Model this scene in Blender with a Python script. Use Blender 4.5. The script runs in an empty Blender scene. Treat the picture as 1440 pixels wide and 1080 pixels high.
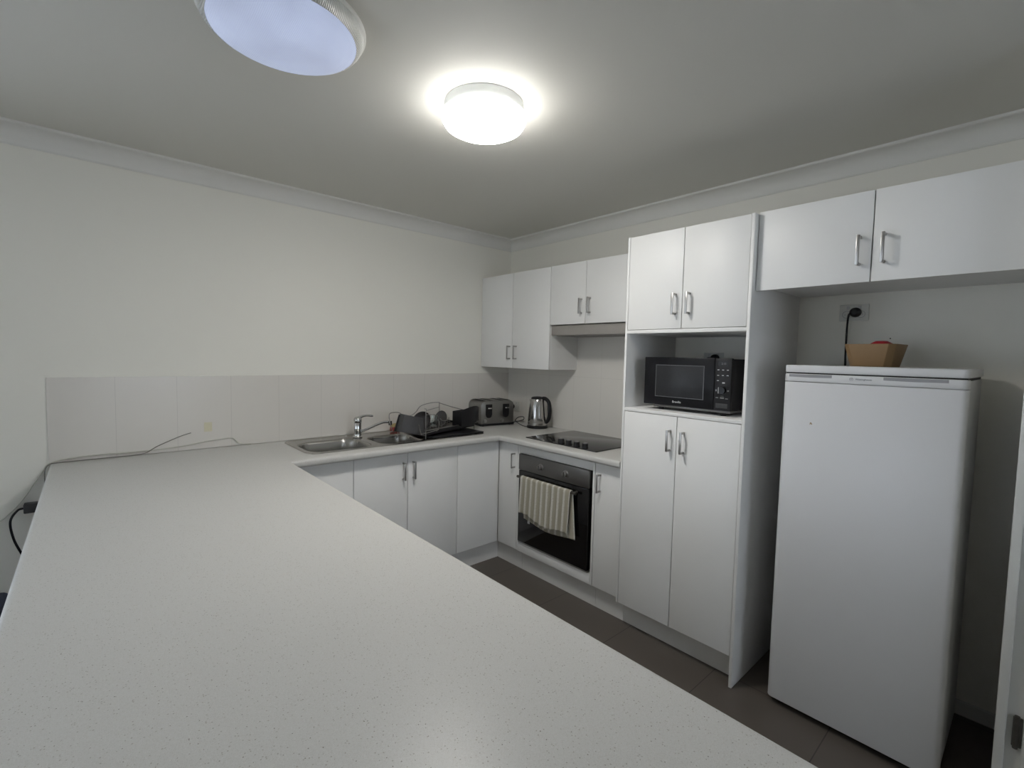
import bpy, bmesh, math, random
from mathutils import Vector, Matrix
random.seed(4)
scene = bpy.context.scene
COL = scene.collection
PI = math.pi

# ------------------------------------------------------------------ camera
cam_d = bpy.data.cameras.new('camera')
cam = bpy.data.objects.new('camera', cam_d)
COL.objects.link(cam)
_R = Vector((0.74736161, -0.66405569, 0.02192426))
_U = Vector((0.02359179, 0.05949939, 0.99794952))
_F = Vector((0.66399854, 0.74531193, -0.06013382))
cam.matrix_world = Matrix(((_R.x, _U.x, -_F.x, -2.667), (_R.y, _U.y, -_F.y, -3.0387),
                           (_R.z, _U.z, -_F.z, 1.4462), (0, 0, 0, 1)))
cam_d.sensor_width = 36.0
cam_d.lens = 667.0 / 1440 * 36.0
cam_d.clip_start = 0.03
scene.camera = cam

# ------------------------------------------------------------------ view, world, window daylight
scene.view_settings.view_transform = 'Standard'
scene.view_settings.look = 'None'
scene.view_settings.gamma = 1.0
scene.view_settings.exposure = 0.07
scene.view_settings.use_curve_mapping = False
world = bpy.data.worlds.new('world')
scene.world = world
world.use_nodes = True
bg = world.node_tree.nodes['Background']
bg.inputs[0].default_value = (0.84, 0.90, 1.0, 1)
bg.inputs[1].default_value = 4.5
LAMP_W = 54.0
LENS_E = 0.40


def portal(loc, rot, sx, sy):
    l = bpy.data.lights.new('window_portal', 'AREA')
    l.shape = 'RECTANGLE'
    l.size = sx
    l.size_y = sy
    l.cycles.is_portal = True
    o = bpy.data.objects.new('window_portal', l)
    o.location = loc
    o.rotation_euler = rot
    COL.objects.link(o)


portal((-6.42, -1.9, 1.35), (0, -PI / 2, 0), .9, 1.2)
portal((-4.75, 0.02, 1.07), (-PI / 2, 0, 0), 2.1, 2.06)

portal((-1.9, -6.22, 1.5), (PI / 2, 0, 0), 1.56, 1.06)


# ------------------------------------------------------------------ materials
def mat(name, col, rough=0.5, metal=0.0, spec=0.5, emit=None, estr=0.0, noise=None, bump=None, aniso=None, coat=0.0):
    m = bpy.data.materials.new(name)
    m.use_nodes = True
    nt = m.node_tree
    b = nt.nodes['Principled BSDF']
    b.inputs['Base Color'].default_value = (*col, 1)
    b.inputs['Roughness'].default_value = rough
    b.inputs['Metallic'].default_value = metal
    b.inputs['Specular IOR Level'].default_value = spec
    if coat:
        b.inputs['Coat Weight'].default_value = coat
        b.inputs['Coat Roughness'].default_value = 0.08
    if emit:
        b.inputs['Emission Color'].default_value = (*emit, 1)
        b.inputs['Emission Strength'].default_value = estr
    tc = nt.nodes.new('ShaderNodeTexCoord')
    if noise:                                  # (scale, amount): faint natural mottling of the colour
        n = nt.nodes.new('ShaderNodeTexNoise')
        n.inputs['Scale'].default_value = noise[0]
        n.inputs['Detail'].default_value = 3
        nt.links.new(tc.outputs['Object'], n.inputs['Vector'])
        r = nt.nodes.new('ShaderNodeMixRGB')
        k = noise[1]
        r.inputs[1].default_value = (*[c * (1 - k) for c in col], 1)
        r.inputs[2].default_value = (*[min(1, c * (1 + k)) for c in col], 1)
        nt.links.new(n.outputs['Fac'], r.inputs[0])
        nt.links.new(r.outputs[0], b.inputs['Base Color'])
    if bump:                                   # (scale, strength, distance[, stretch])
        n = nt.nodes.new('ShaderNodeTexNoise')
        n.inputs['Scale'].default_value = bump[0]
        n.inputs['Detail'].default_value = 2
        mp = nt.nodes.new('ShaderNodeMapping')
        if len(bump) > 3:
            mp.inputs['Scale'].default_value = bump[3]
        nt.links.new(tc.outputs['Object'], mp.inputs['Vector'])
        nt.links.new(mp.outputs[0], n.inputs['Vector'])
        bp = nt.nodes.new('ShaderNodeBump')
        bp.inputs['Strength'].default_value = bump[1]
        bp.inputs['Distance'].default_value = bump[2]
        nt.links.new(n.outputs['Fac'], bp.inputs['Height'])
        nt.links.new(bp.outputs[0], b.inputs['Normal'])
    return m


def math_node(nt, op, a, b=None, c=None):
    n = nt.nodes.new('ShaderNodeMath')
    n.operation = op
    for i, v in enumerate((a, b, c)):
        if v is None:
            continue
        if isinstance(v, (int, float)):
            n.inputs[i].default_value = v
        else:
            nt.links.new(v, n.inputs[i])
    return n.outputs[0]


def line_mask(nt, coord, origin, pitch, width):
    """1 on a joint line every `pitch` metres starting at `origin`."""
    s = math_node(nt, 'SUBTRACT', coord, origin - pitch * 40)
    f = math_node(nt, 'MODULO', math_node(nt, 'ADD', s, width / 2), pitch)
    return math_node(nt, 'LESS_THAN', f, width)


def tile_mat(name, col, joint, lines, rough, spec=0.5, noise=0.03):
    """lines: list of (axis, origin, pitch, width)"""
    m = mat(name, col, rough, spec=spec, noise=(3.0, noise), bump=(6, 0.05, 0.01))
    nt = m.node_tree
    b = nt.nodes['Principled BSDF']
    src = b.inputs['Base Color'].links[0].from_socket
    g = nt.nodes.new('ShaderNodeNewGeometry')
    sp = nt.nodes.new('ShaderNodeSeparateXYZ')
    nt.links.new(g.outputs['Position'], sp.inputs[0])
    tot = None
    for ax, o, p, w in lines:
        k = line_mask(nt, sp.outputs[ax], o, p, w)
        tot = k if tot is None else math_node(nt, 'MAXIMUM', tot, k)
    mx = nt.nodes.new('ShaderNodeMixRGB')
    nt.links.new(tot, mx.inputs[0])
    nt.links.new(src, mx.inputs[1])
    mx.inputs[2].default_value = (*joint, 1)
    nt.links.new(mx.outputs[0], b.inputs['Base Color'])
    return m


M = {}
M['wall'] = mat('wall_paint', (0.84, 0.825, 0.76), 0.55, spec=0.3, bump=(60, 0.04, 0.003), noise=(1.5, 0.015))
M['ceiling'] = mat('ceiling_paint', (0.72, 0.71, 0.66), 0.7, spec=0.2, bump=(90, 0.05, 0.002))
M['cove'] = mat('cornice_paint', (0.76, 0.755, 0.72), 0.6, spec=0.3)
M['trim'] = mat('gloss_trim_paint', (0.70, 0.70, 0.67), 0.35, noise=(8, 0.02))
M['floor'] = tile_mat('floor_tile', (0.112, 0.096, 0.082), (0.045, 0.040, 0.035),
                      [(1, -1.168, 0.4625, 0.004), (0, -0.505, 0.4625, 0.004)], 0.32, noise=0.12)
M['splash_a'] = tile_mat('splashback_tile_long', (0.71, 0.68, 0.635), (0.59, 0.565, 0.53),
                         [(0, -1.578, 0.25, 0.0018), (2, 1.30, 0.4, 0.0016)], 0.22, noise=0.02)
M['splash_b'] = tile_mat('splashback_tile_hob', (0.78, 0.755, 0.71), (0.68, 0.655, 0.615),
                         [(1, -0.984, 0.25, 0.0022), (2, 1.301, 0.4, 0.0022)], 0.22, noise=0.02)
M['cab'] = mat('cabinet_white', (0.85, 0.85, 0.84), 0.42, spec=0.4)
M['carcass'] = mat('cabinet_carcass', (0.68, 0.68, 0.66), 0.4)
M['kick'] = mat('kick_board', (0.74, 0.73, 0.71), 0.4)
M['handle'] = mat('brushed_handle', (0.42, 0.41, 0.40), 0.32, metal=1.0, bump=(400, 0.1, 0.0005, (1, 1, 0.1)))
M['steel'] = mat('sink_steel', (0.42, 0.41, 0.39), 0.27, metal=1.0, bump=(300, 0.12, 0.0005, (0.05, 1, 1)))
M['kettle_steel'] = mat('kettle_steel', (0.50, 0.49, 0.48), 0.18, metal=1.0, bump=(350, 0.1, 0.0004, (1, 1, 0.04)))
M['toaster_steel'] = mat('toaster_steel', (0.27, 0.265, 0.255), 0.3, metal=0.9)
M['chrome'] = mat('chrome', (0.62, 0.62, 0.62), 0.07, metal=1.0, noise=(20, 0.01))
M['wire'] = mat('rack_wire', (0.30, 0.29, 0.28), 0.3, metal=0.9)
M['knob_cap'] = mat('knob_cap_grey', (0.20, 0.20, 0.20), 0.5, noise=(40, .05))
M['black'] = mat('black_plastic', (0.013, 0.013, 0.015), 0.42, spec=0.3, noise=(30, 0.1))
M['dark'] = mat('charcoal_plastic', (0.045, 0.045, 0.048), 0.5, noise=(60, 0.15), bump=(200, 0.1, 0.001))
M['gloss_black'] = mat('gloss_black', (0.007, 0.007, 0.009), 0.30, spec=0.25, noise=(10, 0.1))
M['hob'] = mat('hob_glass', (0.020, 0.020, 0.021), 0.10, spec=0.55, noise=(200, 0.2))
M['glass_dark'] = mat('oven_glass', (0.006, 0.006, 0.007), 0.06, noise=(10, 0.1))
M['mw_window'] = mat('microwave_window', (0.026, 0.027, 0.030), 0.38, spec=0.3, noise=(300, 0.2))
M['knob_steel'] = mat('knob_steel', (0.30, 0.29, 0.28), 0.35, metal=0.9, noise=(20, 0.05))
M['oven_steel'] = mat('oven_panel_steel', (0.16, 0.155, 0.15), 0.38, metal=0.85, bump=(300, 0.1, 0.0005, (1, 0.05, 1)))
M['fridge'] = mat('fridge_enamel', (0.70, 0.705, 0.72), 0.3, spec=0.5, bump=(140, 0.05, 0.0015))
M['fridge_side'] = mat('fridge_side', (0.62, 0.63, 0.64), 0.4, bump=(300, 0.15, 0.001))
M['grip'] = mat('fridge_grip_recess', (0.30, 0.30, 0.32), 0.4)
M['gap'] = mat('seal_gap', (0.03, 0.03, 0.03), 0.7)
M['stain'] = mat('brown_stain', (0.32, 0.24, 0.15), 0.6)
M['ink'] = mat('grey_ink', (0.16, 0.16, 0.18), 0.5)
M['white_ink'] = mat('white_ink', (0.62, 0.62, 0.62), 0.5)
M['soft_ink'] = mat('soft_grey_ink', (0.22, 0.22, 0.22), 0.5)
M['plate'] = mat('outlet_plate', (0.66, 0.66, 0.62), 0.35)
M['bowl'] = mat('kraft_bowl', (0.25, 0.155, 0.072), 0.6, noise=(14, 0.12), bump=(90, 0.08, 0.002, (1, 1, 0.1)))
M['red'] = mat('red_fruit_skin', (0.32, 0.012, 0.022), 0.35, noise=(25, 0.3))
M['stem'] = mat('fruit_stem', (0.08, 0.05, 0.02), 0.7)
M['cable_white'] = mat('cable_white', (0.58, 0.57, 0.50), 0.5)
M['cable_grey'] = mat('cable_grey', (0.22, 0.215, 0.19), 0.5)
M['tape'] = mat('masking_tape', (0.66, 0.62, 0.46), 0.6, noise=(120, 0.06))
M['yellow'] = mat('sponge_yellow', (0.50, 0.40, 0.20), 0.8, bump=(300, 0.4, 0.002))
M['scour'] = mat('sponge_red', (0.36, 0.08, 0.07), 0.8, bump=(300, 0.4, 0.002))
M['crockery'] = mat('charcoal_crockery', (0.05, 0.048, 0.05), 0.25, noise=(10, 0.1))
M['china'] = mat('white_china', (0.60, 0.60, 0.60), 0.2)
M['navy'] = mat('navy_fabric', (0.03, 0.035, 0.06), 0.9, noise=(200, 0.3), bump=(400, 0.3, 0.002))
M['hinge'] = mat('dark_hinge', (0.10, 0.095, 0.085), 0.45, metal=0.6, noise=(60, 0.3))
M['alu'] = mat('window_aluminium', (0.30, 0.31, 0.32), 0.4, metal=0.5)

# worktop: pale engineered stone with fine chips
m = mat('worktop_stone', (0.61, 0.605, 0.58), 0.33, spec=0.18)
nt = m.node_tree
bs = nt.nodes['Principled BSDF']
tc = nt.nodes.new('ShaderNodeTexCoord')
prev = None
col = (0.60, 0.595, 0.575, 1)
for scl, thr, c2, dens in ((300, 0.34, (0.40, 0.385, 0.35, 1), 0.90), (430, 0.34, (0.64, 0.635, 0.62, 1), 0.5),
                           (240, 0.22, (0.22, 0.205, 0.185, 1), 0.95), (520, 0.4, (0.55, 0.54, 0.515, 1), 0.5)):
    v = nt.nodes.new('ShaderNodeTexVoronoi')
    v.inputs['Scale'].default_value = scl
    nt.links.new(tc.outputs['Object'], v.inputs['Vector'])
    sep = nt.nodes.new('ShaderNodeSeparateColor')
    nt.links.new(v.outputs['Color'], sep.inputs[0])
    a = math_node(nt, 'LESS_THAN', v.outputs['Distance'], thr)
    bb = math_node(nt, 'GREATER_THAN', sep.outputs[0], dens)
    k = math_node(nt, 'MULTIPLY', a, bb)
    mx = nt.nodes.new('ShaderNodeMixRGB')
    nt.links.new(k, mx.inputs[0])
    if prev is None:
        mx.inputs[1].default_value = col
    else:
        nt.links.new(prev, mx.inputs[1])
    mx.inputs[2].default_value = c2
    prev = mx.outputs[0]
nt.links.new(prev, bs.inputs['Base Color'])
M['stone'] = m

# towel: cream waffle with beige bands across
m = mat('towel_cotton', (0.62, 0.60, 0.53), 0.95, spec=0.1, bump=(900, 0.6, 0.003))
nt = m.node_tree
bs = nt.nodes['Principled BSDF']
g = nt.nodes.new('ShaderNodeNewGeometry')
uvn = nt.nodes.new('ShaderNodeUVMap')
sp = nt.nodes.new('ShaderNodeSeparateXYZ')
nt.links.new(uvn.outputs[0], sp.inputs[0])
w = math_node(nt, 'SINE', math_node(nt, 'MULTIPLY', sp.outputs[0], 2 * PI * 9.2))
no = nt.nodes.new('ShaderNodeTexNoise')
no.inputs['Scale'].default_value = 90
nt.links.new(uvn.outputs[0], no.inputs['Vector'])
w = math_node(nt, 'ADD', w, math_node(nt, 'MULTIPLY', math_node(nt, 'SUBTRACT', no.outputs['Fac'], 0.5), 1.6))
rp = nt.nodes.new('ShaderNodeMapRange')
rp.inputs[1].default_value = 0.1
rp.inputs[2].default_value = 1.1
nt.links.new(w, rp.inputs[0])
mx = nt.nodes.new('ShaderNodeMixRGB')
nt.links.new(rp.outputs[0], mx.inputs[0])
mx.inputs[1].default_value = (0.43, 0.40, 0.32, 1)
mx.inputs[2].default_value = (0.74, 0.73, 0.68, 1)
nt.links.new(mx.outputs[0], bs.inputs['Base Color'])
M['towel'] = m

# lamp diffuser (lit) and daylight tube lens (lit by the sky above it)
M['lamp'] = mat('lamp_opal', (0.9, 0.9, 0.9), 0.4, emit=(1.0, 0.975, 0.925), estr=LAMP_W)
M['lamp_rim'] = mat('lamp_opal_rim', (0.9, 0.9, 0.9), 0.4, emit=(1.0, 0.98, 0.95), estr=14.0)
M['lamp_base'] = mat('lamp_base', (0.75, 0.77, 0.77), 0.5)
m = mat('daylight_lens', (0.55, 0.58, 0.66), 0.3, emit=(0.58, 0.68, 1.0), estr=LENS_E, noise=None)
nt = m.node_tree
bs = nt.nodes['Principled BSDF']
tc = nt.nodes.new('ShaderNodeTexCoord')
vo = nt.nodes.new('ShaderNodeTexVoronoi')
vo.inputs['Scale'].default_value = 220
vo.inputs['Randomness'].default_value = 0.0
nt.links.new(tc.outputs['Object'], vo.inputs['Vector'])
bp = nt.nodes.new('ShaderNodeBump')
bp.inputs['Strength'].default_value = 0.5
bp.inputs['Distance'].default_value = 0.002
nt.links.new(vo.outputs['Distance'], bp.inputs['Height'])
nt.links.new(bp.outputs[0], bs.inputs['Normal'])
nn = nt.nodes.new('ShaderNodeTexNoise')
nn.inputs['Scale'].default_value = 5.0
nt.links.new(tc.outputs['Object'], nn.inputs['Vector'])
mr = nt.nodes.new('ShaderNodeMapRange')
mr.inputs[1].default_value = 0.35
mr.inputs[2].default_value = 0.65
mr.inputs[3].default_value = LENS_E * 0.85
mr.inputs[4].default_value = LENS_E * 1.15
nt.links.new(nn.outputs['Fac'], mr.inputs[0])
nt.links.new(mr.outputs[0], bs.inputs['Emission Strength'])
M['lens'] = m
m = mat('ribbed_clear_rim', (0.66, 0.665, 0.64), 0.3, spec=0.5)
nt = m.node_tree
bs = nt.nodes['Principled BSDF']
bs.inputs['Transmission Weight'].default_value = 0.0
tc = nt.nodes.new('ShaderNodeTexCoord')
wv = nt.nodes.new('ShaderNodeTexWave')
wv.inputs['Scale'].default_value = 60
nt.links.new(tc.outputs['Object'], wv.inputs['Vector'])
bp = nt.nodes.new('ShaderNodeBump')
bp.inputs['Strength'].default_value = 0.6
bp.inputs['Distance'].default_value = 0.003
nt.links.new(wv.outputs['Fac'], bp.inputs['Height'])
nt.links.new(bp.outputs[0], bs.inputs['Normal'])
M['rim'] = m
m = mat('clear_glass', (0.9, 0.95, 0.95), 0.02, spec=0.5)
m.node_tree.nodes['Principled BSDF'].inputs['Transmission Weight'].default_value = 1.0
M['clear'] = m
M['pane'] = mat('window_pane', (0.95, 0.98, 1.0), 0.0)
M['pane'].node_tree.nodes['Principled BSDF'].inputs['Transmission Weight'].default_value = 1.0
M['pane'].node_tree.nodes['Principled BSDF'].inputs['IOR'].default_value = 1.01


# ------------------------------------------------------------------ mesh builders
class MB:
    def __init__(self):
        self.bm = bmesh.new()

    def _merge(self, tmp):
        me = bpy.data.meshes.new('tmp')
        tmp.to_mesh(me)
        tmp.free()
        self.bm.from_mesh(me)
        bpy.data.meshes.remove(me)
        return self

    def box(self, x0, x1, y0, y1, z0, z1, bev=0.0, seg=2, rot=None, only=None):
        t = bmesh.new()
        bmesh.ops.create_cube(t, size=1)
        sx, sy, sz = abs(x1 - x0), abs(y1 - y0), abs(z1 - z0)
        for v in t.verts:
            v.co = Vector((v.co.x * sx, v.co.y * sy, v.co.z * sz))
        if bev > 0:
            es = [e for e in t.edges if (only is None or only(e))]
            bmesh.ops.bevel(t, geom=es, offset=min(bev, sx * .49, sy * .49, sz * .49), segments=seg, affect='EDGES', profile=0.5)
        c = Vector(((x0 + x1) / 2, (y0 + y1) / 2, (z0 + z1) / 2))
        for v in t.verts:
            v.co = (rot @ v.co if rot else v.co) + c
        return self._merge(t)

    def tube(self, pts, r, seg=8, closed=False):
        """swept round bar along a polyline"""
        pts = [Vector(p) for p in pts]
        n = len(pts)
        t = bmesh.new()
        rings = []
        up = Vector((0, 0, 1))
        prev = None
        for i in range(n):
            if closed:
                d = pts[(i + 1) % n] - pts[(i - 1) % n]
            else:
                d = pts[min(i + 1, n - 1)] - pts[max(i - 1, 0)]
            d.normalize()
            if prev is None:
                a = d.cross(up)
                if a.length < 1e-3:
                    a = d.cross(Vector((1, 0, 0)))
            else:
                a = prev - d * prev.dot(d)
            a.normalize()
            prev = a
            b = d.cross(a)
            rr = r[i] if isinstance(r, (list, tuple)) else r
            rings.append([t.verts.new(pts[i] + (a * math.cos(k * 2 * PI / seg) + b * math.sin(k * 2 * PI / seg)) * rr) for k in range(seg)])
        m_ = n if closed else n - 1
        for i in range(m_):
            A, B = rings[i], rings[(i + 1) % n]
            for k in range(seg):
                t.faces.new((A[k], A[(k + 1) % seg], B[(k + 1) % seg], B[k]))
        if not closed:
            t.faces.new(list(reversed(rings[0])))
            t.faces.new(rings[-1])
        bmesh.ops.recalc_face_normals(t, faces=t.faces)
        return self._merge(t)

    def cyl(self, p0, p1, r0, r1=None, seg=24):
        r1 = r0 if r1 is None else r1
        return self.tube([p0, p1], [r0, r1], seg)

    def lathe(self, prof, c, seg=48, axis=None, cap0=True, cap1=True):
        """prof: list of (r, z) from start to end, about the vertical through c (or about `axis`)."""
        t = bmesh.new()
        c = Vector(c)
        q = Vector((0, 0, 1)).rotation_difference(Vector(axis)).to_matrix() if axis else Matrix.Identity(3)
        rings = []
        for r, z in prof:
            if r < 1e-6:
                rings.append([t.verts.new(c + q @ Vector((0, 0, z)))])
            else:
                rings.append([t.verts.new(c + q @ Vector((r * math.cos(k * 2 * PI / seg), r * math.sin(k * 2 * PI / seg), z))) for k in range(seg)])
        for A, B in zip(rings, rings[1:]):
            for k in range(seg):
                k2 = (k + 1) % seg
                if len(A) == 1 and len(B) == 1:
                    continue
                if len(A) == 1:
                    t.faces.new((A[0], B[k2], B[k]))
                elif len(B) == 1:
                    t.faces.new((A[k], A[k2], B[0]))
                else:
                    t.faces.new((A[k], A[k2], B[k2], B[k]))
        if cap0 and len(rings[0]) > 1:
            t.faces.new(list(reversed(rings[0])))
        if cap1 and len(rings[-1]) > 1:
            t.faces.new(rings[-1])
        bmesh.ops.recalc_face_normals(t, faces=t.faces)
        return self._merge(t)

    def prism(self, poly, ext, bev=0.0):
        """extrude a planar polygon (3-D points) by the vector ext"""
        t = bmesh.new()
        a = [t.verts.new(Vector(p)) for p in poly]
        b = [t.verts.new(Vector(p) + Vector(ext)) for p in poly]
        n = len(a)
        t.faces.new(a)
        t.faces.new(list(reversed(b)))
        for i in range(n):
            t.faces.new((a[i], a[(i + 1) % n], b[(i + 1) % n], b[i]))
        bmesh.ops.recalc_face_normals(t, faces=t.faces)
        if bev:
            bmesh.ops.bevel(t, geom=list(t.edges), offset=bev, segments=2, affect='EDGES', profile=0.5)
        return self._merge(t)

    def sphere(self, c, r, sc=(1, 1, 1), seg=24):
        t = bmesh.new()
        bmesh.ops.create_uvsphere(t, u_segments=seg, v_segments=seg // 2, radius=r)
        for v in t.verts:
            v.co = Vector((v.co.x * sc[0], v.co.y * sc[1], v.co.z * sc[2])) + Vector(c)
        return self._merge(t)

    def build(self, name, material, parent=None, smooth=True, origin=None, label=None):
        if parent is not None:
            p = parent
            off = Vector((0, 0, 0))
            while p is not None:
                off += Vector(p['_o']) if '_o' in p.keys() else Vector((0, 0, 0))
                p = p.parent
            org = off
        else:
            if origin is None:
                xs = [v.co.x for v in self.bm.verts]
                ys = [v.co.y for v in self.bm.verts]
                zs = [v.co.z for v in self.bm.verts]
                origin = ((min(xs) + max(xs)) / 2, (min(ys) + max(ys)) / 2, min(zs))
            org = Vector(origin)
        for v in self.bm.verts:
            v.co -= org
        me = bpy.data.meshes.new(name)
        self.bm.to_mesh(me)
        self.bm.free()
        if smooth:
            for f in me.polygons:
                f.use_smooth = True
            try:
                me.set_sharp_from_angle(angle=math.radians(38))
            except Exception:
                pass
        me.materials.append(material)
        o = bpy.data.objects.new(name, me)
        COL.objects.link(o)
        if parent is not None:
            o.parent = parent
        else:
            o.location = org
            o['_o'] = tuple(org)
        if label:
            o['label'] = label
        return o


def thing(name, label, cat, loc, group=None):
    o = bpy.data.objects.new(name, None)
    o.empty_display_size = 0.05
    COL.objects.link(o)
    o.location = loc
    o['_o'] = tuple(loc)
    o['label'] = label
    o['category'] = cat
    if group:
        o['group'] = group
    return o


def tag(o, label, cat, group=None, kind=None):
    o['label'] = label
    o['category'] = cat
    if group:
        o['group'] = group
    if kind:
        o['kind'] = kind
    return o


def struct(name, mb, material, smooth=False, parent=None):
    o = mb.build(name, material, parent, smooth=smooth)
    if parent is None:
        o['kind'] = 'structure'
    return o


def smooth_path(pts, n=8):
    """Catmull-Rom through the points"""
    P = [Vector(p) for p in pts]
    P = [P[0] * 2 - P[1]] + P + [P[-1] * 2 - P[-2]]
    out = []
    for i in range(1, len(P) - 2):
        a, b, c, d = P[i - 1:i + 3]
        for k in range(n):
            t = k / n
            out.append(0.5 * ((2 * b) + (c - a) * t + (2 * a - 5 * b + 4 * c - d) * t * t + (3 * b - a - 3 * c + d) * t ** 3))
    out.append(P[-2])
    return out


def text_part(name, body, size, origin, xdir, ydir, material, parent, depth=0.0004, align='CENTER', spacing=1.0):
    cu = bpy.data.curves.new('txt', 'FONT')
    cu.body = body
    cu.size = size
    cu.align_x = align
    cu.align_y = 'CENTER'
    cu.extrude = depth
    cu.space_character = spacing
    tmp = bpy.data.objects.new('txt', cu)
    COL.objects.link(tmp)
    bpy.context.view_layer.update()
    dg = bpy.context.evaluated_depsgraph_get()
    me = bpy.data.meshes.new_from_object(tmp.evaluated_get(dg))
    bpy.data.objects.remove(tmp)
    X = Vector(xdir).normalized()
    Y = Vector(ydir).normalized()
    Z = X.cross(Y)
    mb = MB()
    mb.bm.from_mesh(me)
    for v in mb.bm.verts:
        v.co = Vector(origin) + X * v.co.x + Y * v.co.y + Z * v.co.z
    return mb.build(name, material, parent, smooth=False)


# ================================================================== SETTING
CEIL = 2.394
XL, YF = -6.4, -6.2
struct('floor', MB().box(XL - .1, 0.1, YF - .1, 0.1, -0.1, 0.0), M['floor'])
struct('ceiling', MB().box(XL - .1, 0.1, YF - .1, 0.1, CEIL, CEIL + .1), M['ceiling'])
struct('wall_back', MB().box(-3.7, 0.0, 0.0, 0.1, 0.0, CEIL).box(XL - .1, -5.8, 0.0, 0.1, 0.0, CEIL).box(-5.8, -3.7, 0.0, 0.1, 2.1, CEIL).box(-5.8, -3.7, 0.0, 0.1, 0.0, .04), M['wall'])
struct('wall_right', MB().box(0.0, 0.1, YF, 0.1, 0.0, CEIL), M['wall'])
struct('wall_front', MB().box(XL - .1, -2.7, YF - .1, YF, 0.0, CEIL).box(-1.1, 0.1, YF - .1, YF, 0.0, CEIL).box(-2.7, -1.1, YF - .1, YF, 0.0, 0.95).box(-2.7, -1.1, YF - .1, YF, 2.05, CEIL), M['wall'])
wl = MB()
wl.box(XL - .1, XL, YF, -2.5, 0, CEIL).box(XL - .1, XL, -1.3, 0.0, 0, CEIL).box(XL - .1, XL, -2.5, -1.3, 1.8, CEIL).box(XL - .1, XL, -2.5, -1.3, 0, 0.9)
struct('wall_left', wl, M['wall'])
w1 = thing('window_1', 'small window letting daylight into the far end of the room', 'window', (XL - .05, -1.9, 0.9))
w1['kind'] = 'structure'
fr = MB()
for a, b in ((-2.5, -2.46), (-1.92, -1.88), (-1.34, -1.3)):
    fr.box(XL - .08, XL - .03, a, b, 0.9, 1.8)
fr.box(XL - .08, XL - .03, -2.5, -1.3, 1.76, 1.8).box(XL - .08, XL - .03, -2.5, -1.3, 0.9, 0.94)
fr.build('window_frame', M['alu'], w1, smooth=False)
MB().box(XL - .058, XL - .052, -2.46, -1.92, .94, 1.76).build('pane', M['pane'], w1, smooth=False)
MB().box(XL - .058, XL - .052, -1.88, -1.34, .94, 1.76).build('pane', M['pane'], w1, smooth=False)
w2 = thing('window_2', 'sliding glass door in the back wall left of the kitchen', 'window', (-4.75, .05, 0.04))
w2['kind'] = 'structure'
fr = MB()
for a, b in ((-5.8, -5.75), (-4.78, -4.72), (-3.75, -3.7)):
    fr.box(a, b, .03, .08, 0.04, 2.1)
fr.box(-5.8, -3.7, .03, .08, 2.05, 2.1).box(-5.8, -3.7, .03, .08, 0.04, 0.09)
fr.build('window_frame', M['alu'], w2, smooth=False)
MB().box(-5.75, -4.78, .052, .058, .09, 2.05).build('pane', M['pane'], w2, smooth=False)
MB().box(-4.72, -3.75, .052, .058, .09, 2.05).build('pane', M['pane'], w2, smooth=False)

w3 = thing('fill_window_3', 'added unseen window behind the camera, brightening the surfaces that face it', 'window', (-1.9, YF - .05, .95))  # unseen window, added as fill light for the sink-side fronts
w3['kind'] = 'structure'
fr = MB()
for a, b in ((-2.7, -2.66), (-1.92, -1.88), (-1.14, -1.1)):
    fr.box(a, b, YF - .08, YF - .03, .95, 2.05)
fr.box(-2.7, -1.1, YF - .08, YF - .03, 2.01, 2.05).box(-2.7, -1.1, YF - .08, YF - .03, .95, .99)
fr.build('window_frame', M['alu'], w3, smooth=False)
MB().box(-2.66, -1.92, YF - .058, YF - .052, .99, 2.01).build('pane', M['pane'], w3, smooth=False)
MB().box(-1.88, -1.14, YF - .058, YF - .052, .99, 2.01).build('pane', M['pane'], w3, smooth=False)

# cove cornices
zc = 2.31


def cove(axis):
    prof = [(0.0, zc), (0.005, zc), (0.006, zc + 0.004)]
    cx_, cz_ = 0.080, zc - 0.0
    for k in range(9):
        a = PI - k * (PI / 2) / 8
        prof.append((0.008 + 0.066 + 0.066 * math.cos(a), zc + 0.006 + 0.066 * math.sin(a)))
    prof += [(0.076, CEIL - 0.010), (0.080, CEIL - 0.009), (0.080, CEIL)]
    prof.append((0.0, CEIL))
    t = bmesh.new()
    A, B = [], []
    for d, z in prof:
        if axis == 'x':        # along wall_back
            A.append(t.verts.new((XL + .001, -d, z)))
            B.append(t.verts.new((-d, -d, z)))
        else:                  # along wall_right
            A.append(t.verts.new((-d, -d, z)))
            B.append(t.verts.new((-d, YF + .001, z)))
    n = len(A)
    for i in range(n):
        t.faces.new((A[i], A[(i + 1) % n], B[(i + 1) % n], B[i]))
    t.faces.new(A)
    t.faces.new(list(reversed(B)))
    bmesh.ops.recalc_face_normals(t, faces=t.faces)
    mb = MB()
    mb._merge(t)
    return mb


struct('trim_1', cove('x'), M['cove'], smooth=True)
struct('trim_2', cove('y'), M['cove'], smooth=True)
struct('baseboard_right', MB().box(-0.012, 0, -2.995, -2.22, 0, 0.062, bev=.004, only=lambda e: True), M['trim'])
struct('baseboard_back', MB().box(-3.7, -2.76, -0.012, 0, 0, 0.062, bev=.004), M['trim'])

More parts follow.
